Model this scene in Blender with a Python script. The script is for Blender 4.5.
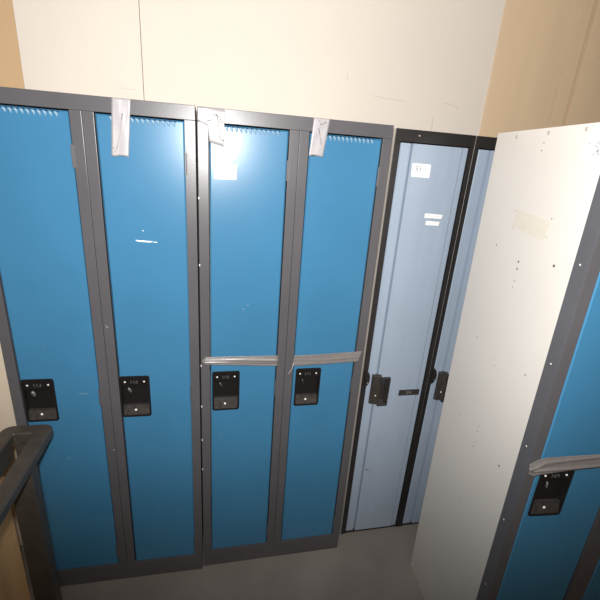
import bpy, bmesh, math, random
from mathutils import Vector, Matrix

for o in list(bpy.data.objects):
    bpy.data.objects.remove(o, do_unlink=True)
C = bpy.context.scene.collection
SC = bpy.context.scene
random.seed(7)

# ------------------------------------------------------------------ camera
F_PX = 394.9466
cx, cy, cz, psi, th, ro = 0.0516, -1.2906, 1.6960, 0.2227, 0.3331, 0.0729
Fw = Vector((math.sin(psi)*math.cos(th), math.cos(psi)*math.cos(th), -math.sin(th)))
Rt = Vector((math.cos(psi), -math.sin(psi), 0))
Up = Rt.cross(Fw)
R2 = math.cos(ro)*Rt + math.sin(ro)*Up
U2 = -math.sin(ro)*Rt + math.cos(ro)*Up
cam_d = bpy.data.cameras.new('camera')
cam_d.sensor_width = 36
cam_d.lens = 36*F_PX/600
cam_d.clip_start = 0.02
cam = bpy.data.objects.new('camera', cam_d)
C.objects.link(cam)
cam.matrix_world = Matrix(((R2.x, U2.x, -Fw.x, cx), (R2.y, U2.y, -Fw.y, cy), (R2.z, U2.z, -Fw.z, cz), (0, 0, 0, 1)))
SC.camera = cam

# ------------------------------------------------------------------ light
w = bpy.data.worlds.new('world'); SC.world = w; w.use_nodes = True
w.node_tree.nodes['Background'].inputs[0].default_value = (1.0, 0.90, 0.78, 1)
w.node_tree.nodes['Background'].inputs[1].default_value = 0.16

# the camera's built-in flash, just above the lens
fl = bpy.data.lights.new('camera_flash', 'SPOT')
fl.energy = 134
fl.color = (1.0, 0.975, 0.95)
fl.shadow_soft_size = 0.035
fl.spot_size = math.radians(114)
fl.spot_blend = 0.75
flo = bpy.data.objects.new('camera_flash', fl); C.objects.link(flo)
flo.location = (cx-0.025, cy+0.0, cz+0.110)
aim = Vector((0.30, 0.0, 1.62))
flo.rotation_euler = (aim-Vector(flo.location)).to_track_quat('-Z', 'Y').to_euler()
flo.scale = (1.6, 1.0, 1.0)      # a flash throws a wide, flat beam

# weak warm fill light added behind the camera; no lamp is seen there
al = bpy.data.lights.new('room_fill', 'AREA'); al.energy = 6; al.size = 0.9; al.color = (1.0, 0.86, 0.68)
alo = bpy.data.objects.new('room_fill', al); C.objects.link(alo)
alo.location = (0.6, -2.2, 2.35)

SC.view_settings.view_transform = 'Standard'
SC.view_settings.look = 'None'
SC.view_settings.exposure = 0.0
SC.view_settings.gamma = 1.0
SC.view_settings.use_curve_mapping = False

# ------------------------------------------------------------------ materials
def mat(name, col, rough=0.5, metal=0.0, spec=0.5, bump=0.0, bscale=60, var=0.0, vscale=3.0, coat=0.0, stretch=None):
    m = bpy.data.materials.new(name); m.use_nodes = True
    nt = m.node_tree; b = nt.nodes['Principled BSDF']
    b.inputs['Base Color'].default_value = (*col, 1)
    b.inputs['Roughness'].default_value = rough
    b.inputs['Metallic'].default_value = metal
    b.inputs['Specular IOR Level'].default_value = spec
    if coat:
        b.inputs['Coat Weight'].default_value = coat
        b.inputs['Coat Roughness'].default_value = 0.12
    tc = nt.nodes.new('ShaderNodeTexCoord')
    mp = nt.nodes.new('ShaderNodeMapping')
    nt.links.new(tc.outputs['Object'], mp.inputs[0])
    if stretch: mp.inputs['Scale'].default_value = stretch
    if var:
        n = nt.nodes.new('ShaderNodeTexNoise'); n.inputs['Scale'].default_value = vscale; n.inputs['Detail'].default_value = 5
        nt.links.new(mp.outputs[0], n.inputs[0])
        r = nt.nodes.new('ShaderNodeValToRGB')
        r.color_ramp.elements[0].position = 0.3; r.color_ramp.elements[1].position = 0.7
        r.color_ramp.elements[0].color = (*[c*(1-var) for c in col], 1)
        r.color_ramp.elements[1].color = (*[min(1, c*(1+var)) for c in col], 1)
        nt.links.new(n.outputs['Fac'], r.inputs[0]); nt.links.new(r.outputs[0], b.inputs['Base Color'])
    if bump:
        n2 = nt.nodes.new('ShaderNodeTexNoise'); n2.inputs['Scale'].default_value = bscale; n2.inputs['Detail'].default_value = 3
        nt.links.new(mp.outputs[0], n2.inputs[0])
        bp = nt.nodes.new('ShaderNodeBump'); bp.inputs['Strength'].default_value = bump; bp.inputs['Distance'].default_value = 0.002
        nt.links.new(n2.outputs['Fac'], bp.inputs['Height']); nt.links.new(bp.outputs[0], b.inputs['Normal'])
    return m

M = {}
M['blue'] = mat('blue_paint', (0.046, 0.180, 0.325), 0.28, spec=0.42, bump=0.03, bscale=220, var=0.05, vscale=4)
M['grey'] = mat('grey_frame_paint', (0.092, 0.089, 0.096), 0.33, spec=0.5, bump=0.08, bscale=200, var=0.06, vscale=6)
M['white'] = mat('off_white_panel', (0.655, 0.615, 0.56), 0.42, spec=0.5, bump=0.05, bscale=150, var=0.02, vscale=3)
M['black_frame'] = mat('black_frame_paint', (0.020, 0.018, 0.018), 0.40, spec=0.45, bump=0.1, bscale=120, var=0.2, vscale=9)
M['pale_blue'] = mat('pale_blue_paint', (0.32, 0.39, 0.485), 0.30, spec=0.6, bump=0.05, bscale=150, var=0.04, vscale=4, stretch=(6, 6, 1))
M['black'] = mat('black_plastic', (0.012, 0.011, 0.011), 0.30, spec=0.5)
M['black_worn'] = mat('worn_black_metal', (0.038, 0.033, 0.029), 0.36, spec=0.6, var=0.3, vscale=60)
M['cup'] = mat('shaded_cup_metal', (0.020, 0.018, 0.018), 0.30, spec=0.7, var=0.3, vscale=60)  # darker than the spine: shade of the scoop put into the colour
M['ledge'] = mat('dark_grey_ledge', (0.045, 0.039, 0.036), 0.4, spec=0.5, var=0.35, vscale=80)
M['rivet'] = mat('bright_rivet', (0.85, 0.84, 0.80), 0.35, spec=0.6)
M['steel'] = mat('dull_steel', (0.45, 0.44, 0.43), 0.4, metal=0.6)
M['hinge'] = mat('worn_grey_hinge', (0.12, 0.115, 0.125), 0.40)
M['hasp'] = mat('grey_hasp', (0.20, 0.19, 0.18), 0.4, metal=0.3)
M['digit'] = mat('dim_digit_paint', (0.13, 0.125, 0.12), 0.5)
M['tooth'] = mat('glint_blue_paint', (0.20, 0.34, 0.46), 0.35, spec=0.6)  # teeth paler than the door: flash glint put into the colour
M['gap'] = mat('dark_slot', (0.008, 0.012, 0.02), 0.8, spec=0.1)
M['slotblue'] = mat('slot_shadow_blue', (0.01, 0.05, 0.11), 0.7, spec=0.2)
M['tape'] = mat('grey_duct_tape', (0.20, 0.185, 0.18), 0.34, spec=0.6, bump=0.25, bscale=300, var=0.06, vscale=40)
M['tape_pale'] = mat('pale_shiny_tape', (0.36, 0.345, 0.355), 0.40, spec=0.7, bump=0.25, bscale=300, var=0.06, vscale=50)
M['paper'] = mat('white_paper', (0.93, 0.93, 0.90), 0.7, spec=0.3)
M['ink'] = mat('grey_ink', (0.04, 0.038, 0.05), 0.7)
M['wire'] = mat('thin_wire', (0.28, 0.25, 0.23), 0.35, metal=0.5)
M['masking'] = mat('yellowed_masking_tape', (0.62, 0.575, 0.49), 0.6, var=0.03, vscale=40)
M['wall_white'] = mat('cream_white_wall', (0.82, 0.755, 0.675), 0.75, spec=0.25, bump=0.35, bscale=60, var=0.02, vscale=2)
M['wall_tan'] = mat('tan_panelling', (0.62, 0.43, 0.25), 0.55, spec=0.35, var=0.05, vscale=2, stretch=(8, 8, 1))
M['wall_tan_lifted'] = mat('tan_panelling_lifted', (0.80, 0.62, 0.42), 0.55, spec=0.35, var=0.03, vscale=2, stretch=(8, 8, 1))  # same tan panelling, base lifted to make up for the flash falloff
M['groove'] = mat('brown_groove', (0.12, 0.075, 0.05), 0.8)
M['floor'] = mat('grey_concrete', (0.22, 0.20, 0.18), 0.75, bump=0.3, bscale=30, var=0.18, vscale=3)
M['ceiling'] = mat('white_ceiling', (0.82, 0.80, 0.76), 0.85)
M['cream'] = mat('cream_enamel', (0.72, 0.63, 0.50), 0.45, var=0.03, vscale=3)
M['dark_plastic'] = mat('dark_grey_plastic', (0.060, 0.051, 0.042), 0.45, bump=0.2, bscale=160, var=0.2, vscale=25)
M['card'] = mat('brown_cardboard', (0.80, 0.50, 0.24), 0.9, spec=0.1, bump=0.2, bscale=90, var=0.08, vscale=7, stretch=(1, 1, 12))
M['chip'] = mat('bare_scratch', (0.80, 0.84, 0.86), 0.5)
M['scuff2'] = mat('faint_scuff', (0.10, 0.27, 0.43), 0.5)
M['scuff'] = mat('pale_scuff', (0.30, 0.33, 0.36), 0.5)

# ------------------------------------------------------------------ helpers
def box(bm, x0, x1, y0, y1, z0, z1, bev=0.0):
    vs = [bm.verts.new((x, y, z)) for x in (x0, x1) for y in (y0, y1) for z in (z0, z1)]
    idx = [(0, 1, 3, 2), (4, 6, 7, 5), (0, 4, 5, 1), (2, 3, 7, 6), (0, 2, 6, 4), (1, 5, 7, 3)]
    fs = [bm.faces.new([vs[i] for i in f]) for f in idx]
    if bev:
        es = set(e for f in fs for e in f.edges)
        bmesh.ops.bevel(bm, geom=list(es), offset=bev, segments=2, profile=0.6, affect='EDGES')

def loft(bm, rings, closed=True, cap0=True, cap1=True):
    vv = [[bm.verts.new(p) for p in r] for r in rings]
    n = len(vv[0])
    for a, b in zip(vv[:-1], vv[1:]):
        for i in range(n if closed else n-1):
            j = (i+1) % n
            bm.faces.new((a[i], a[j], b[j], b[i]))
    if closed:
        if cap0: bm.faces.new(vv[0][::-1])
        if cap1: bm.faces.new(vv[-1])
    return vv

def rrect(x0, x1, z0, z1, r, y, n=5):
    out = []
    for (ccx, ccz, a0) in ((x1-r, z1-r, 0), (x0+r, z1-r, 90), (x0+r, z0+r, 180), (x1-r, z0+r, 270)):
        for k in range(n):
            a = math.radians(a0+90*k/(n-1))
            out.append((ccx+r*math.cos(a), y, ccz+r*math.sin(a)))
    return out

def disc(bm, x, z, y, rx, rz=None, depth=0.002, ang=0.0, n=12, dome=True):
    rz = rz or rx
    def ring(s, yy):
        return [(x+s*(rx*math.cos(t)*math.cos(ang)-rz*math.sin(t)*math.sin(ang)), yy,
                 z+s*(rx*math.cos(t)*math.sin(ang)+rz*math.sin(t)*math.cos(ang))) for t in [2*math.pi*i/n for i in range(n)]]
    if dome:
        loft(bm, [ring(1, y), ring(0.92, y-depth*0.55), ring(0.6, y-depth*0.9), ring(0.2, y-depth)])
    else:
        loft(bm, [ring(1, y), ring(1, y-depth)])

def tube(bm, pts, r, n=8):
    P = [Vector(p) for p in pts]; rings = []
    for i, p in enumerate(P):
        t = (P[min(i+1, len(P)-1)]-P[max(i-1, 0)]).normalized()
        a = Vector((0, 1, 0)) if abs(t.y) < 0.9 else Vector((1, 0, 0))
        u = t.cross(a).normalized(); v = t.cross(u)
        rings.append([tuple(p+r*(math.cos(2*math.pi*k/n)*u+math.sin(2*math.pi*k/n)*v)) for k in range(n)])
    loft(bm, rings)

def obj(name, bm, m, parent=None, smooth=False, kind=None, label=None):
    bmesh.ops.recalc_face_normals(bm, faces=bm.faces)
    me = bpy.data.meshes.new(name); bm.to_mesh(me); bm.free()
    me.materials.append(m)
    if smooth:
        for p in me.polygons: p.use_smooth = True
    o = bpy.data.objects.new(name, me); C.objects.link(o)
    if parent: o.parent = parent
    if kind: o['kind'] = kind
    if label: o['label'] = label
    return o

def B(): return bmesh.new()

def empty(name, mtx, label, cat, group=None):
    o = bpy.data.objects.new(name, None); C.objects.link(o)
    o.empty_display_size = 0.1
    o.matrix_world = mtx
    tag(o, label, cat, group)
    return o

def tag(o, label, cat, group=None):
    o['label'] = label; o['category'] = cat
    if group: o['group'] = group

def struct(name, bm, m):
    return obj(name, bm, m, kind='structure')

def top_on(name, bm, m, mtx, label, cat, group=None, smooth=False):
    """mesh written in a cabinet's frame, linked as a top-level thing with its origin at its own middle"""
    cs = [v.co for v in bm.verts]
    mn = Vector([min(c[i] for c in cs) for i in range(3)]); mx = Vector([max(c[i] for c in cs) for i in range(3)])
    ctr = (mn+mx)/2
    bmesh.ops.translate(bm, verts=bm.verts, vec=-ctr)
    o = obj(name, bm, m, smooth=smooth)
    o.matrix_world = mtx @ Matrix.Translation(ctr)
    tag(o, label, cat, group)
    return o

GL = {  # simple stroke digits in a 0..1 x 0..1 cell
    '0': [[(0, 0), (0, 1), (1, 1), (1, 0), (0, 0)]], '1': [[(.2, .8), (.55, 1), (.55, 0)]],
    '2': [[(0, 1), (1, 1), (1, .5), (0, .5), (0, 0), (1, 0)]], '3': [[(0, 1), (1, 1), (1, 0), (0, 0)], [(0.2, .5), (1, .5)]],
    '4': [[(0, 1), (0, .5), (1, .5)], [(.8, 1), (.8, 0)]], '5': [[(1, 1), (0, 1), (0, .5), (1, .5), (1, 0), (0, 0)]],
    '8': [[(0, 0), (0, 1), (1, 1), (1, 0), (0, 0)], [(0, .5), (1, .5)]],
    '6': [[(1, 1), (0, .8), (0, 0), (1, 0), (1, .5), (0, .5)]], '/': [[(0, 0), (1, 1)]],
    '9': [[(1, .5), (0, .5), (0, 1), (1, 1), (1, 0)]]}
def stroke(bm, pts, y, t, d=0.0006):
    for (a, b) in zip(pts[:-1], pts[1:]):
        a = Vector((a[0], 0, a[1])); b = Vector((b[0], 0, b[1])); u = (b-a).normalized(); v = Vector((-u.z, 0, u.x))*t/2
        a2 = a-u*t/2; b2 = b+u*t/2
        q = [a2-v, b2-v, b2+v, a2+v]
        loft(bm, [[(p.x, y, p.z) for p in q], [(p.x, y-d, p.z) for p in q]])
def text(bm, s, x, z, y, h, wd, gap, t):
    for ch in s:
        for st in GL[ch]:
            stroke(bm, [(x+p[0]*wd, z+p[1]*h) for p in st], y, t)
        x += wd+gap

# ------------------------------------------------------------------ room
WY = 0.46
def slab(name, x0, x1, y0, y1, z0, z1, m):
    b = B(); box(b, x0, x1, y0, y1, z0, z1); return struct(name, b, m)
slab('floor', -2.2, 2.8, -3.4, 0.60, -0.06, 0, M['floor'])
slab('ceiling', -2.2, 2.8, -3.4, 0.60, 2.6, 2.66, M['ceiling'])
slab('wall_left', -2.26, -2.2, -3.4, 0.60, 0, 2.6, M['wall_tan'])
slab('wall_right', 2.8, 2.86, -3.4, 0.60, 0, 2.6, M['wall_tan'])
slab('wall_front', -2.2, 2.8, -3.46, -3.4, 0, 2.6, M['wall_tan'])
# back wall: painted block in the middle with tight joints, tan panelling at both ends
XL, XR = -0.616, 1.225
b = B()
xs = [XL, -0.213, XR]
for i in range(2):
    a0 = xs[i]+(0.0012 if i else 0); a1 = xs[i+1]-(0.0012 if i < 1 else 0)
    if i == 1:
        box(b, a0, a1, WY, WY+0.06, 0, 2.6)
    else:
        box(b, a0, a1, WY, WY+0.06, 0, 2.6)
box(b, XL, XR, WY+0.02, WY+0.07, 0, 2.6)
struct('wall_back', b, M['wall_white'])
b = B()
box(b, -2.2, XL-0.001, WY+0.001, WY+0.06, 0, 2.6)
struct('wall_back_left', b, M['wall_tan'])
b = B()
for (a0, a1) in ((XR+0.001, 1.571), (1.574, 1.648), (1.674, 2.25), (2.253, 2.8)):
    box(b, a0, a1, WY-0.004, WY+0.05, 0, 2.6, 0.0008)
struct('wall_back_right', b, M['wall_tan_lifted'])
b = B(); box(b, XR+0.001, 2.8, WY+0.051, WY+0.07, 0, 2.6)
struct('trim_1', b, M['groove'])
# hairline cracks and chips in the painted wall
b = B()
def crack(pts, t):
    for (p, q) in zip(pts[:-1], pts[1:]):
        stroke(b, [p, q], WY+0.0002, t, 0.0006)
crack([(0.70, 1.983), (0.76, 1.978), (0.80, 1.977), (0.845, 1.974)], 0.0022)
crack([(0.985, 1.86), (0.987, 1.90), (0.984, 1.925)], 0.003)
crack([(1.02, 1.985), (1.06, 1.984), (1.09, 1.975), (1.092, 1.967)], 0.0022)
crack([(0.577, 2.028), (0.578, 2.05)], 0.003)
crack([(-0.30, 1.915), (-0.285, 1.913), (-0.24, 1.912)], 0.0018)
struct('trim_2', b, mat('crack_grey', (0.66, 0.59, 0.51), 0.9))

# ------------------------------------------------------------------ blue locker cabinets
W = 0.305; ST = 0.031; DEP = 0.381
ZT, ZR, ZB = 1.83, 1.79, 0.085

def door_mesh(bm, x0, x1, z0, z1, y, hole=None, ch=0.004, th=0.018, nx=1):
    """slab with chamfered front; optional rectangular hole right through"""
    o0 = [(x0, z0), (x1, z0), (x1, z1), (x0, z1)]
    i0 = [(x0+ch, z0+ch), (x1-ch, z0+ch), (x1-ch, z1-ch), (x0+ch, z1-ch)]
    A = [bm.verts.new((p[0], y+th, p[1])) for p in o0]
    Bv = [bm.verts.new((p[0], y+ch*0.8, p[1])) for p in o0]
    D = [bm.verts.new((p[0], y, p[1])) for p in i0]
    for i in range(4):
        j = (i+1) % 4
        bm.faces.new((A[i], A[j], Bv[j], Bv[i])); bm.faces.new((Bv[i], Bv[j], D[j], D[i]))
    if hole:
        h = [(hole[0], hole[2]), (hole[1], hole[2]), (hole[1], hole[3]), (hole[0], hole[3])]
        H0 = [bm.verts.new((p[0], y, p[1])) for p in h]; H1 = [bm.verts.new((p[0], y+th, p[1])) for p in h]
        for i in range(4):
            j = (i+1) % 4
            bm.faces.new((D[i], D[j], H0[j], H0[i])); bm.faces.new((H0[i], H0[j], H1[j], H1[i])); bm.faces.new((A[j], A[i], H1[i], H1[j]))
    else:
        bm.faces.new(D); bm.faces.new(A[::-1])

def latch(door, lx, num, hang, tilt):
    """recessed black pull with its header plate, ledge, rivets and hasp; lx = left edge of the latch"""
    z0, z1 = 0.7975, 0.9632; wd = 0.100
    x0, x1 = lx, lx+wd
    m_ = B()
    ix0, ix1, iz0, iz1 = x0+0.006, x1-0.006, z0+0.008, z1-0.007
    loft(m_, [rrect(x0, x1, z0, z1, 0.009, 0.002), rrect(x0+.0012, x1-.0012, z0+.0012, z1-.0012, 0.008, -0.0012),
              rrect(ix0, ix1, iz0, iz1, 0.005, -0.0012), rrect(ix0+.001, ix1-.001, iz0+.001, iz1-.001, 0.005, 0.0165)], cap0=False, cap1=True)
    # header plate: slopes back a little towards the cavity
    hz = z1-0.042
    loft(m_, [[(ix0, 0.0002, iz1+.001), (ix0, 0.016, iz1+.001), (ix0, 0.016, hz), (ix0, 0.004, hz)],
              [(ix1, 0.0002, iz1+.001), (ix1, 0.016, iz1+.001), (ix1, 0.016, hz), (ix1, 0.004, hz)]])
    pl = obj('latch_plate', m_, M['black'], door)
    l_ = B()
    loft(l_, [[(ix0+.001, 0.0165, z0+.043), (ix0+.001, 0.0165, iz0), (ix0+.001, 0.0, iz0), (ix0+.001, 0.0065, z0+.043)],
              [(ix1-.001, 0.0165, z0+.043), (ix1-.001, 0.0165, iz0), (ix1-.001, 0.0, iz0), (ix1-.001, 0.0065, z0+.043)]])
    obj('latch_ledge', l_, M['ledge'], door, label='dull grey sloping ledge of the latch')
    for (rx, rz, ry) in ((x0+0.018, z1-0.024, 0.0018), (x1-0.019, z1-0.024, 0.0018), (x0+0.047, z0+0.027, 0.003)):
        r_ = B(); disc(r_, rx, rz, ry+0.001, 0.0034 if rz > .9 else 0.0045, depth=0.003)
        obj('rivet', r_, M['rivet'], door, smooth=True, label='bright round rivet')
    t_ = B(); text(t_, num, x0+0.036, z1-0.030, 0.0022, 0.011, 0.0048, 0.0042, 0.0015)
    obj('locker_number', t_, M['digit'], door, label='small grey stamped number')
    h_ = B()
    hx, hz = x0+0.032, z1-0.057
    disc(h_, hx, hz, 0.006, 0.0062*hang, 0.0115, depth=0.007, ang=tilt, n=18)
    obj('hasp', h_, M['hasp'], door, smooth=True, label='grey oval padlock hasp')
    d_ = B(); disc(d_, hx+.001, hz, -0.0006, 0.0018, 0.0045, depth=0.0007, ang=tilt, n=10, dome=False)
    obj('hasp_slot', d_, M['black'], door)

def blue_cabinet(mtx, label, nums, latches, hasps, H=1.83, flange=0.040, tooth_off=0.0, dep=DEP, full=0.61):
    root = empty('locker_cabinet', mtx, label, 'locker', 'blue double lockers with grey frames')
    zt = H; zr = H-0.04
    f = B()
    y1 = flange
    box(f, 0, ST, 0, y1, 0, zr, 0.0009)
    box(f, full-ST, full, 0, y1, 0, zr, 0.0009)
    box(f, W-ST, W-0.0006, 0, y1, ZB, zr, 0.0009)
    box(f, W+0.0006, W+ST, 0, y1, ZB, zr, 0.0009)
    box(f, 0, full, -0.0002, y1, zr+0.0002, zt, 0.0012)
    box(f, ST, full-ST, 0.0, y1, 0, ZB-0.0, 0.0009)
    obj('frame', f, M['grey'], root)
    for sx in (0.0035 if dep < 0.4 else 0.0006, full-0.0055):
        s_ = B(); box(s_, sx, sx+0.002, y1, dep, 0.002, zt-0.001)
        obj('side_panel', s_, M['white'], root, label='off-white sheet side panel')
    s_ = B(); box(s_, 0.005, full-0.005, dep-0.002, dep, 0.002, zt-0.001); obj('back_panel', s_, M['white'], root)
    s_ = B(); box(s_, 0.003, full-0.003, y1, dep-0.002, zt-0.004, zt-0.001); obj('top_panel', s_, M['white'], root)
    s_ = B(); box(s_, W-0.001, W+0.001, y1, dep-0.002, 0.03, zt-0.004); obj('partition', s_, M['white'], root)
    for k in range(2):
        bx = W*k
        x0, x1 = bx+ST+0.0034, bx+W-ST-0.0034
        lx = bx+latches[k]
        d = B()
        door_mesh(d, x0, x1, ZB+0.003, zr-0.004, 0.0015, (lx+0.002, lx+0.098, 0.7995, 0.9612))
        dr = obj('door', d, M['blue'], root)
        v_ = B(); sl = B()
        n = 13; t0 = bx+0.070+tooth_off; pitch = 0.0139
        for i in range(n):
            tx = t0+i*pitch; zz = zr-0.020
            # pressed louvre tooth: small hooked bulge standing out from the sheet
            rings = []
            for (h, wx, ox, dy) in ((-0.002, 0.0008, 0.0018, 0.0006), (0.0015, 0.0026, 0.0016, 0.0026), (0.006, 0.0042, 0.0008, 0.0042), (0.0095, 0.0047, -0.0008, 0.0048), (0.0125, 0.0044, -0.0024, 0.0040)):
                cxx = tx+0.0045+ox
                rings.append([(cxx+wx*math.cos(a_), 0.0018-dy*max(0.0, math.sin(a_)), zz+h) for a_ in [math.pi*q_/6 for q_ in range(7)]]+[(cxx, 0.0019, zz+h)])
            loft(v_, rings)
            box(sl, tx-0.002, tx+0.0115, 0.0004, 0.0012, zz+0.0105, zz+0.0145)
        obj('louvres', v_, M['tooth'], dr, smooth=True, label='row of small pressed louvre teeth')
        obj('louvre_slots', sl, M['slotblue'], dr)
        latch(dr, lx, nums[k], hasps[k][0], hasps[k][1])
        for hz in (1.67, 0.885, 0.16):
            h_ = B()
            tube(h_, [(x1+0.0015, -0.0015, hz-0.031), (x1+0.0015, -0.0015, hz+0.031)], 0.0033, 10)
            box(h_, x1+0.001, x1+0.0075, -0.0012, 0.0008, hz-0.029, hz+0.029)
            obj('hinge', h_, M['hinge'] if hz > 1 else M['grey'], dr, label='knuckle hinge on the right edge')
    return root

def frame_m(x, y, yaw):
    return Matrix.Translation((x, y, 0)) @ Matrix.Rotation(yaw, 4, 'Z')
M1 = frame_m(-0.6124, -0.0036, -0.013)
M2 = frame_m(0.0, 0.0, 0.0)
M3 = frame_m(0.6485, 0.0661, 0.0)
M3b = M3 @ Matrix.Translation((0.3057, 0.0, 0)) @ Matrix.Rotation(0.0012, 4, 'Y')
E3 = Vector((0.99588, -0.09068, 0.01354)).normalized(); S3 = Vector((-0.09068, -0.99588, -0.00013))
Z3 = E3.cross(-S3).normalized(); Y3 = Z3.cross(E3)
M4 = Matrix(((E3.x, Y3.x, Z3.x, 0.8777), (E3.y, Y3.y, Z3.y, -0.5892), (E3.z, Y3.z, Z3.z, 0.0002), (0, 0, 0, 1)))

c1 = blue_cabinet(M1, 'leftmost blue double locker, grey frame, white scratch on its right door', ('113', '112'), (0.035, 0.033), ((1.0, 0.35), (0.8, 0.45)), full=0.607)
c2 = blue_cabinet(M2, 'blue double locker with two taped doors in the middle, flash glare on its top left', ('110', '111'), (0.0385, 0.0430), ((0.45, 0.45), (0.3, 0.4)), tooth_off=-0.004)
c4 = blue_cabinet(M4, 'blue double locker standing forward at the right, showing its off-white side panel', ('109', '108'), (0.0455, 0.0455), ((0.4, 0.1), (0.5, 0.4)), H=1.8242, dep=0.4598, flange=0.0422)

# left cabinet: white scratches and chips in the paint
doors1 = [o for o in c1.children if o.name.startswith('door')]
def mark(name, pts, y, tck, m, parent, label, d=0.0002):
    q = B()
    P_ = [Vector((p[0], 0, p[1])) for p in pts]
    ring = []
    for i, p in enumerate(P_):      # one continuous tapering flake
        u = (P_[min(i+1, len(P_)-1)]-P_[max(i-1, 0)]).normalized(); v = Vector((-u.z, 0, u.x))*tck/2*(0.5 if i in (0, len(P_)-1) else 1)
        ring.append([(p.x-v.x, y, p.z-v.z), (p.x+v.x, y, p.z+v.z), (p.x+v.x, y-d, p.z+v.z), (p.x-v.x, y-d, p.z-v.z)])
    loft(q, ring)
    return obj(name, q, m, parent, label=label)
mark('paint_scratch', [(0.423, 1.437), (0.432, 1.4345), (0.446, 1.4345), (0.462, 1.4335), (0.473, 1.434)], 0.0014, 0.0046, M['chip'], doors1[1], 'short white scratch in the blue paint')
mark('paint_scratch', [(0.475, 1.4325), (0.480, 1.4327), (0.486, 1.4325)], 0.0014, 0.003, M['chip'], doors1[1], 'short white scratch in the blue paint')
mark('paint_scratch', [(0.4445, 1.468), (0.446, 1.467), (0.448, 1.466)], 0.0014, 0.003, M['chip'], doors1[1], 'tiny white chip in the blue paint')
mark('paint_scratch', [(0.205, 0.905), (0.222, 0.900), (0.238, 0.899)], 0.0014, 0.0014, M['scuff'], doors1[0], 'faint pale scuff')
mark('paint_scratch', [(0.124, 1.083), (0.126, 1.0835), (0.128, 1.083)], 0.0014, 0.002, M['scuff'], doors1[0], 'faint pale scuff')
mark('paint_scratch', [(0.142, 0.635), (0.146, 0.6355), (0.150, 0.634)], 0.0014, 0.0025, M['scuff'], doors1[0], 'faint pale scuff')
mark('paint_chip', [(0.314, 1.155), (0.317, 1.145), (0.322, 1.148)], -0.0001, 0.003, M['scuff'], c1, 'pale chip on the grey frame')
mark('paint_chip', [(0.297, 0.660), (0.300, 0.661), (0.303, 0.659)], -0.0001, 0.005, M['scuff'], c1, 'pale chip on the grey frame')
doors2 = [o for o in c2.children if o.name.startswith('door')]
mark('paint_scratch', [(0.142, 1.205), (0.145, 1.205), (0.148, 1.203)], 0.0014, 0.003, M['scuff'], doors2[0], 'faint pale scuff')
mark('paint_scratch', [(0.158, 1.217), (0.160, 1.219), (0.163, 1.221)], 0.0014, 0.002, M['scuff'], doors2[0], 'faint pale scuff')
mark('paint_scratch', [(0.063, 0.700), (0.075, 0.665), (0.095, 0.640), (0.112, 0.628)], 0.0014, 0.0013, M['scuff2'], doors2[0], 'thin curved scuff in the blue paint')
for z_ in (1.573, 1.36, 0.99, 0.82, 0.67, 0.53):
    q = B(); box(q, -0.0008, 0.0022, -0.0020, 0.0, z_-0.004, z_+0.003, 0.0005)
    obj('paint_chip', q, M['rivet'], c2, label='bare metal nick at the left edge of the frame')

# right cabinet's side panel: screws in the grey flange, bolts and holes in the white sheet
def side_disc(root, name, d, z, r, mt, depth, rz=None, label=None):
    s_ = B(); disc(s_, d, z, 0, r, rz or r, depth=depth, n=10)
    # face -x : swap axes so that the disc looks out of the side
    for v in s_.verts: v.co = Vector((v.co.y, v.co.x, v.co.z))
    obj(name, s_, mt, root, smooth=True, label=label)
M['screw'] = mat('screw_metal', (0.5, 0.49, 0.48), 0.4)
for (d, z) in ((0.023, 1.70), (0.0235, 1.522), (0.023, 1.27), (0.023, 1.022), (0.026, 0.76), (0.023, 0.50), (0.023, 0.25)):
    side_disc(c4, 'screw', d, z, 0.0028, M['screw'], 0.0015, label='small screw head in the grey flange')
M['bolt'] = mat('tarnished_bolt', (0.33, 0.31, 0.27), 0.5)
M['hole'] = mat('hole_dark', (0.10, 0.085, 0.075), 0.9, spec=0.1)
for (d, z) in ((0.363, 1.808), (0.234, 1.811), (0.112, 1.812)):
    side_disc(c4, 'bolt', d, z, 0.0036, M['bolt'], 0.002, 0.0050, label='small tarnished bolt near the top of the white side')
for (d, z, r) in ((0.243, 1.788, .0018), (0.244, 1.769, .0020), (0.292, 1.61, .0016), (0.147, 1.608, .0018), (0.151, 1.562, .0014), (0.288, 1.563, .0014), (0.347, 1.502, .0024),
                  (0.230, 1.478, .0032), (0.229, 1.458, .0030), (0.099, 1.500, .0038), (0.228, 1.423, .0019), (0.228, 1.405, .0017),
                  (0.340, 1.197, .0018), (0.224, 1.174, .0016), (0.224, 1.154, .0018), (0.099, 0.888, .0034), (0.228, 0.933, .0020), (0.229, 0.912, .0020), (0.228, 0.869, .0020), (0.231, 0.851, .0020), (0.341, 0.898, .0018), (0.355, 0.590, .0016), (0.234, 0.622, .0018), (0.235, 0.607, .0018), (0.095, 1.197, .0024)):
    side_disc(c4, 'screw_hole', d, z, r, M['hole'], 0.0005)

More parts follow.
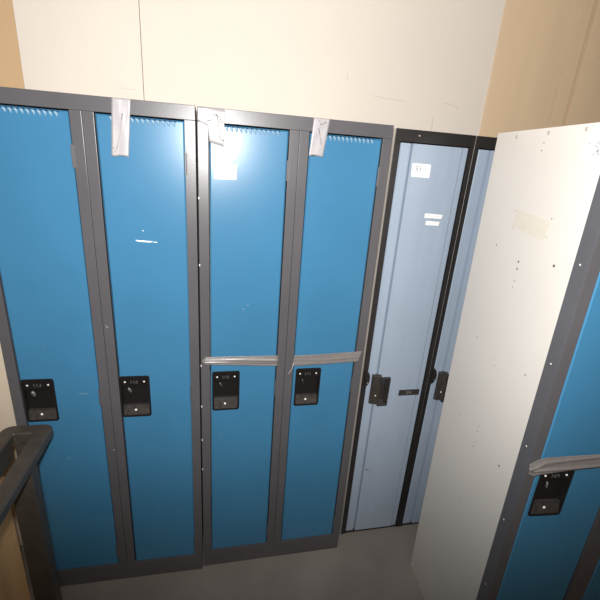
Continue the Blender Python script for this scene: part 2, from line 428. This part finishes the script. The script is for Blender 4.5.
# ------------------------------------------------------------------ pale blue single lockers in black frames
def pale_cabinet(mtx, label, plate):
    root = empty('locker_cabinet', mtx, label, 'locker', 'pale blue single lockers with black frames')
    f = B(); s = 0.022 if plate else 0.017; D = 0.370
    box(f, 0, s, 0, 0.003, 0, 1.79, 0.001)
    box(f, 0.006, s, 0.004, 0.026, 0, 1.79, 0.001)
    box(f, W-0.015, W, 0, 0.026, 0, 1.79, 0.001)
    box(f, 0, W, -0.0003, 0.003, 1.7902, 1.83, 0.001)
    box(f, 0.004, W-0.004, 0.003, 0.006, 1.79, 1.826)
    box(f, 0.004, W-0.004, 0.006, D, 1.79, 1.826)
    box(f, s, W-0.015, 0.004, 0.026, 0, 0.014, 0.001)
    obj('frame', f, M['black_frame'], root)
    for sx in (0.0004, W-0.0022):
        q = B(); box(q, sx, sx+0.0018, 0.0032 if sx < 0.1 else 0.026, D, 0.002, 1.829); obj('side_panel', q, M['white'], root, label='off-white sheet side panel')
    q = B(); box(q, 0.003, W-0.003, D-0.002, D, 0.002, 1.789); obj('back_panel', q, M['white'], root)
    q = B(); disc(q, 0.088, 1.812, -0.0005, 0.0035, depth=0.002); obj('screw', q, M['steel'], root, smooth=True, label='round screw in the top rail')
    # door: pressed profile swept up the height
    prof = [(s+0.003, 0.022), (s+0.003, 0.005), (s+0.006, 0.002), (0.059, 0.002), (0.0600, 0.014), (0.0668, 0.014), (0.0690, -0.001),
            (W-0.046, -0.001), (W-0.042, 0.002), (W-0.022, 0.002), (W-0.018, 0.006), (W-0.018, 0.022)]
    d = B(); loft(d, [[(x, y, z) for (x, y) in prof] for z in (0.016, 1.786)])
    dr = obj('door', d, M['pale_blue'], root)
    # black pull: lifted spine on the left, scooped cup on the right
    p = B()
    pr = [(0.043, 0.002), (0.046, -0.008), (0.052, -0.0125), (0.060, -0.013), (0.068, -0.017), (0.076, -0.020), (0.080, -0.018), (0.081, 0.003), (0.06, 0.006)]
    loft(p, [[(x, y+(0.006 if k in (0, 5) and x > .045 and y < 0 else 0), z) for (x, y) in pr] for k, z in enumerate((0.745, 0.750, 0.79, 0.84, 0.879, 0.884))])
    obj('pull_handle', p, M['black_worn'], dr, label='worn black pressed-metal pull')
    p = B()
    loft(p, [[(x, -0.001, z) for (x, z) in ((.080, .733), (.1245, .733), (.1245, .870), (.080, .870))],
             [(x, -0.0125, z) for (x, z) in ((.080, .735), (.1235, .735), (.1235, .868), (.080, .868))],
             [(x, -0.0125, z) for (x, z) in ((.080, .739), (.1200, .739), (.1200, .864), (.080, .864))],
             [(x, -0.0030, z) for (x, z) in ((.0805, .764), (.1010, .762), (.1010, .860), (.0805, .860))]], cap0=True, cap1=True)
    obj('pull_cup', p, M['cup'], dr, label='scooped cup beside the pull, shade put into its dark colour')
    q = B(); disc(q, 0.064, 0.790, -0.0142, 0.0036, depth=0.002); obj('screw', q, M['rivet'], dr, smooth=True, label='bright screw in the pull')
    q = B()
    rim = []
    for k in range(9):
        a = math.radians(-90+180*k/8)
        rim.append((0.012+0.020*math.cos(a), 0.868+0.036*math.sin(a)))
    loft(q, [[(x, 0.003, z) for (x, z) in rim], [(x, -0.006, z) for (x, z) in rim], [(x-0.002, -0.010, z) for (x, z) in rim]])
    obj('latch_guard', q, M['black_frame'], root, label='rounded black latch guard on the frame')
    q = B(); disc(q, 0.022, 0.850, -0.0100, 0.0026, depth=0.0015); obj('rivet', q, M['steel'], root, smooth=True)
    if plate:
        q = B(); box(q, 0.176, 0.272, -0.0030, -0.001, 0.775, 0.803, 0.0006)
        obj('number_plate', q, M['black_worn'], dr, label='small black number plate')
        q = B(); text(q, '34', 0.212, 0.783, -0.0031, 0.012, 0.008, 0.005, 0.0022); obj('plate_number', q, M['steel'], dr)
        q = B(); stroke(q, [(0.077, 0.385), (0.090, 0.385)], -0.0011, 0.004, 0.0003); obj('paint_scratch', q, M['hole'], dr, label='small dark mark low on the door')
        q = B(); disc(q, 0.069, 1.369, -0.0011, 0.002, depth=0.001); obj('dent', q, M['scuff'], dr)
    return root
pale_cabinet(M3, 'pale blue single locker in a black frame with white stickers and a number plate', True)
pale_cabinet(M3b, 'pale blue black-framed locker half hidden behind the off-white side panel', False)

# ------------------------------------------------------------------ tape
def ribbon(pts_l, pts_r, y, n=40, mw=9, amp=0.0014, thick=0.0009, seed=0, creases=(), wrap=None, jag0=0.0, jag1=0.0):
    """strip of tape between two edge polylines (x,z), with long creases; y = surface it is stuck on (front towards -y)"""
    rnd = random.Random(seed)
    def along(pl, t):
        s = t*(len(pl)-1); i = min(int(s), len(pl)-2); f = s-i
        return (pl[i][0]*(1-f)+pl[i+1][0]*f, pl[i][1]*(1-f)+pl[i+1][1]*f)
    ph = [rnd.uniform(0, 6.28) for _ in range(6)]
    front = []; back = []
    for i in range(n+1):
        t = i/n; rf = []; rb = []
        for j in range(mw+1):
            s = j/mw
            a = along(pts_l, t); b_ = along(pts_r, t)
            x = a[0]*(1-s)+b_[0]*s; z = a[1]*(1-s)+b_[1]*s
            if i == 0: x += 0; z += jag0*math.sin(5*s+ph[0])
            if i == n: z += jag1*math.sin(7*s+ph[1])
            h = 0.5+0.5*math.sin(9*s+2.5*math.sin(3*t+ph[2])+ph[3])
            h2 = 0.5+0.5*math.sin(23*s*(1+0.15*math.sin(4*t+ph[4]))+5*t+ph[5])
            yy = y-0.0006-amp*(0.6*h*h+0.4*h2)-rnd.uniform(0, amp*0.12)
            for (c0, c1, hh, ww) in creases:
                c = c0*(1-t)+c1*t
                yy -= hh*math.exp(-((s-c)/ww)**2)
            rf.append((x, yy, z)); rb.append((x, min(y-0.0002, yy+thick), z))
        front.append(rf); back.append(rb)
    bm = B()
    loft(bm, [f+bk[::-1] for f, bk in zip(front, back)])
    return bm
tg = 'strips of grey duct tape on the lockers'
# vertical strip, left cabinet (second door) with a wire hook under it
def vstrip(mtx, xl0, xr0, xl1, xr1, z0, z1, mid, label, m, seed, **k):
    b_ = ribbon([(xl0, z0), (xl0*(1-mid)+xl1*mid, z0*(1-mid)+z1*mid), (xl1, z1)], [(xr0, z0), (xr0*(1-mid)+xr1*mid, z0*(1-mid)+z1*mid), (xr1, z1)], -0.0044, seed=seed, amp=0.0008, **k)
    # short flap folded over the top edge of the cabinet
    return top_on('duct_tape_strip', b_, m, mtx, label, 'tape', tg, smooth=True)
vstrip(M1, 0.387, 0.436, 0.375, 0.421, 1.829, 1.680, 0.5, 'pale vertical tape strip over the top of the leftmost cabinet\'s second door, wire under it', M['tape_pale'], 3, jag1=0.003)
vstrip(M2, 0.345, 0.396, 0.337, 0.383, 1.829, 1.722, 0.5, 'pale slanted tape strip over the top of the middle cabinet\'s right door', M['tape_pale'], 5, jag1=0.003)
b = ribbon([(0.002, 1.828), (0.030, 1.829), (0.055, 1.829), (0.078, 1.829)], [(0.000, 1.793), (0.030, 1.780), (0.034, 1.735), (0.076, 1.725)], -0.0044, seed=9, amp=0.0006)
top_on('duct_tape_strip', b, M['tape_pale'], M2, 'bright tape patch over the top left corner of the middle cabinet, in the flash glare', 'tape', tg, smooth=True)
# horizontal strips
b = ribbon([(0.004, 1.012), (0.016, 1.0245), (0.10, 1.0245), (0.276, 1.0225)], [(0.004, 1.008), (0.014, 0.996), (0.10, 0.990), (0.276, 0.980)], -0.0022, n=60, mw=16, seed=11, amp=0.002, creases=((0.35, 0.45, 0.004, 0.10), (0.8, 0.62, 0.003, 0.08)))
top_on('duct_tape_strip', b, M['tape'], M2, 'creased horizontal tape strip across the middle cabinet\'s left door, above its latch', 'tape', tg, smooth=True)
b = ribbon([(0.337, 1.020), (0.42, 1.022), (0.604, 1.030)], [(0.332, 0.976), (0.42, 0.978), (0.592, 0.986)], -0.0022, n=60, mw=16, seed=21, amp=0.0012, creases=((0.4, 0.6, 0.0012, 0.06),))
top_on('duct_tape_strip', b, M['tape'], M2, 'smoother horizontal tape strip across the middle cabinet\'s right door, above its latch', 'tape', tg, smooth=True)
b = ribbon([(0.000, 0.985), (0.022, 1.000), (0.045, 1.006), (0.20, 1.012), (0.345, 1.018)], [(0.004, 0.955), (0.021, 0.943), (0.045, 0.949), (0.115, 0.957), (0.345, 0.977)], -0.0022, n=70, mw=16, seed=31, amp=0.0028, creases=((0.55, 0.1, 0.004, 0.10), (0.6, 0.9, 0.004, 0.06)))
top_on('duct_tape_strip', b, M['tape'], M4, 'wrinkled horizontal tape strip across the door of the locker standing forward at the right', 'tape', tg, smooth=True)
# torn tail beside the middle cabinet's right door
b = B(); tube(b, [(0.336, -0.003, 0.990), (0.332, -0.0035, 0.965), (0.322, -0.0035, 0.948), (0.318, -0.003, 0.944)], 0.0016, 6)
top_on('tape_thread', b, M['tape_pale'], M2, 'thin torn thread of tape hanging on the grey divider beside the right door\'s tape', 'tape', smooth=True)
# wire hooks under the tapes
b = B(); tube(b, [(0.412, -0.0062, 1.792), (0.408, -0.0062, 1.77), (0.402, -0.0062, 1.735), (0.390, -0.0062, 1.698), (0.383, -0.0062, 1.688), (0.379, -0.0062, 1.694), (0.384, -0.0062, 1.702)], 0.0009, 6)
top_on('wire_hook', b, M['wire'], M1, 'thin bent wire taped on the leftmost cabinet\'s second door', 'wire', smooth=True)
b = B(); tube(b, [(0.026, -0.0062, 1.792), (0.040, -0.0062, 1.795), (0.048, -0.0062, 1.816), (0.056, -0.0062, 1.812), (0.060, -0.0062, 1.790), (0.063, -0.0062, 1.755), (0.068, -0.0062, 1.742), (0.078, -0.0062, 1.744)], 0.0014, 6)
tube(b, [(0.046, -0.0062, 1.812), (0.060, -0.0062, 1.808), (0.072, -0.0062, 1.790)], 0.0012, 6)
top_on('wire_hook', b, M['wire'], M2, 'bent grey wire under the tape at the middle cabinet\'s top left corner', 'wire', smooth=True)
b = B(); tube(b, [(0.362, -0.0062, 1.824), (0.368, -0.0062, 1.81), (0.385, -0.0062, 1.82)], 0.0010, 6)
tube(b, [(0.362, -0.0062, 1.80), (0.370, -0.0062, 1.775), (0.374, -0.0062, 1.755)], 0.0010, 6)
top_on('wire_hook', b, M['wire'], M2, 'crumpled wire showing through the slanted tape on the middle cabinet\'s right door', 'wire', smooth=True)

# ------------------------------------------------------------------ paper stickers
def sticker(name, mtx, quad, y, label, cat, m=None, group=None, side=False, marks=None):
    """a real sheet 0.4 mm thick; its hand-written marks are child strokes"""
    b_ = B(); loft(b_, [[(x, y, z) for (x, z) in quad], [(x, y-0.0005, z) for (x, z) in quad]])
    k = B() if marks else None
    if marks: marks(k, y-0.0005)
    if side:
        for bb in (b_, k):
            if bb:
                for v in bb.verts: v.co = Vector((v.co.y, v.co.x, v.co.z))
    cs = [v.co for v in b_.verts]; ctr = sum(cs, Vector())/len(cs)
    bmesh.ops.translate(b_, verts=b_.verts, vec=-ctr)
    o = obj(name, b_, m or M['paper']); o.matrix_world = mtx @ Matrix.Translation(ctr); tag(o, label, cat, group)
    if k:
        bmesh.ops.translate(k, verts=k.verts, vec=-ctr)
        obj('writing', k, M['ink'], o)
    return o
def mk1(k, y):
    disc(k, 0.0535, 1.668, y+.0002, 0.0016, depth=0.0005, n=8)
    text(k, '80', 0.060, 1.652, y+.0002, 0.015, 0.006, 0.004, 0.0015)
    stroke(k, [(0.061, 1.671), (0.076, 1.671)], y+.0002, 0.0012)
sticker('paper_sticker', M2, [(0.047, 1.632), (0.114, 1.633), (0.116, 1.677), (0.050, 1.674)], 0.0014, 'white rectangular paper sticker high on the middle cabinet\'s left door', 'sticker', marks=mk1)
def mk2(k, y):
    disc(k, 0.086, 1.717, y+.0002, 0.0016, depth=0.0005, n=8)
    text(k, '83', 0.093, 1.699, y+.0002, 0.014, 0.0065, 0.005, 0.0015)
sticker('paper_sticker', M3, [(0.079, 1.678), (0.149, 1.677), (0.148, 1.722), (0.076, 1.723)], -0.0011, 'white rectangular paper sticker near the top of the pale blue door', 'sticker', marks=mk2)
def mk3(k, y):
    for i in range(9): stroke(k, [(0.168+i*0.0055, 1.541), (0.168+i*0.0055+.003, 1.5475)], y+.0002, 0.0009)
sticker('label_strip', M3, [(0.157, 1.537), (0.226, 1.536), (0.229, 1.550), (0.157, 1.553)], -0.0011, 'upper, longer of the two thin white label strips on the pale blue door', 'label', marks=mk3)
def mk4(k, y):
    for i in range(6): stroke(k, [(0.178+i*0.0065, 1.515), (0.178+i*0.0065+.003, 1.5215)], y+.0002, 0.0009)
sticker('label_strip', M3, [(0.166, 1.511), (0.219, 1.510), (0.221, 1.524), (0.166, 1.526)], -0.0011, 'lower, shorter of the two thin white label strips on the pale blue door', 'label', marks=mk4)
def mk5(k, y):   # on the side panel: x here is the distance behind the front, growing to the left in the picture
    disc(k, 0.093, 1.780, y+.0002, 0.0020, depth=0.0005, n=8)
    stroke(k, [(0.072, 1.784), (0.064, 1.780), (0.068, 1.772), (0.075, 1.776), (0.072, 1.784)], y+.0002, 0.0014)
    stroke(k, [(0.052, 1.784), (0.064, 1.768), (0.076, 1.755)], y+.0002, 0.0014)
    stroke(k, [(0.066, 1.764), (0.058, 1.768), (0.053, 1.762), (0.060, 1.757), (0.066, 1.764)], y+.0002, 0.0014)
sticker('paper_sticker', M4, [(0.107, 1.751), (0.043, 1.749), (0.043, 1.795), (0.101, 1.794)], 0.0005, 'white paper sticker with a scribble on the top corner of the off-white side panel', 'sticker', side=True, marks=mk5)
sticker('masking_tape', M4, [(0.294, 1.568), (0.158, 1.552), (0.143, 1.600), (0.284, 1.616)], 0.0, 'yellowed rectangle of old tape high on the off-white side panel', 'tape', m=M['masking'], side=True)

# ------------------------------------------------------------------ left foreground: black slotted stand, cardboard box, cream cabinet
root = empty('slotted_stand', Matrix.Translation((-0.56, -0.30, 0)), 'dark plastic stand with a slotted top, bottom left in front of the leftmost locker', 'stand')
def at(p): return (p[0]+0.56, p[1]+0.30, p[2])
b = B()
X0, X1, Y0, Y1, T0, T1 = -0.640, -0.486, -0.80, -0.022, 0.765, 0.802
holes = []
def rr(x0, x1, y0, y1, r, z, n=6):
    return [at((p[0], p[2], z)) for p in rrect(x0, x1, y0, y1, r, 0, n)]
# frame with three slots: built as a rim and two cross bars
loft(b, [rr(X0+.006, X1-.006, Y0+.006, Y1-.006, .024, T0), rr(X0, X1, Y0, Y1, .030, T0+.006), rr(X0, X1, Y0, Y1, .030, T1-.006), rr(X0+.004, X1-.004, Y0+.004, Y1-.004, .028, T1-.001),
         rr(X0+.010, X1-.010, Y0+.010, Y1-.010, .022, T1), rr(X0+.044, X1-.046, Y0+.05, Y1-.045, .006, T1), rr(X0+.047, X1-.049, Y0+.053, Y1-.048, .005, T1-.004), rr(X0+.047, X1-.049, Y0+.053, Y1-.048, .005, T0),
         rr(X0+.006, X1-.006, Y0+.006, Y1-.006, .024, T0)], cap0=False, cap1=False)
obj('slotted_top', b, M['dark_plastic'], root)
b = B(); box(b, *[v for v in (X0+.046+.56, X1-.048+.56)], -0.42+.30, -0.38+.30, T0+.002, T1-.002, 0.002); obj('cross_bar', b, M['dark_plastic'], root)
for (lx, ly) in ((-0.558, -0.205), (-0.558, -0.775), (-0.634, -0.58), (-0.634, -0.775)):
    b = B(); x_ = lx+.56; y_ = ly+.30
    wx = 0.064 if lx > -0.6 else 0.03
    if lx < -0.6: x_ = lx+.56
    box(b, x_, x_+wx, y_, y_+0.042, 0.0, T0+0.002, 0.003)
    obj('leg', b, M['dark_plastic'], root)

b = B(); box(b, X0+.56+.048, X1+.56-.05, -0.0735+.30, -0.0705+.30, 0.64, T0-0.001); obj('apron', b, M['dark_plastic'], root)
b = B(); box(b, X0+.56+.040, X0+.56+.044, Y0+.30+.05, -0.08+.30, 0.72, T0+0.001); obj('apron', b, M['dark_plastic'], root)
root = empty('cardboard_box', Matrix.Translation((-0.79, -0.27, 0)), 'brown cardboard box on the floor at the bottom left corner, behind the dark stand', 'box')
b = B(); box(b, -0.13, 0.135, -0.20, 0.22, 0, 0.62, 0.003)
for v in b.verts: v.co.x -= 0.0
obj('carton', b, M['card'], root)
b = B(); box(b, -0.13, 0.135, -0.016, 0.012, 0.6202, 0.6210); obj('packing_tape', b, M['masking'], root, label='yellowish packing tape along the lid')

root = empty('cream_cabinet', Matrix.Translation((-0.95, 0.20, 0)), 'cream metal cabinet standing behind the leftmost locker at the left edge', 'cabinet')
b = B(); box(b, -0.30, 0.26, 0.015, 0.24, 0, 1.05, 0.004); obj('body', b, M['cream'], root)
b = B(); box(b, -0.290, -0.022, 0.0, 0.0145, 0.05, 1.03, 0.002); obj('door', b, M['cream'], root)
b = B(); box(b, -0.018, 0.250, 0.0, 0.0145, 0.05, 1.03, 0.002); obj('door', b, M['cream'], root)
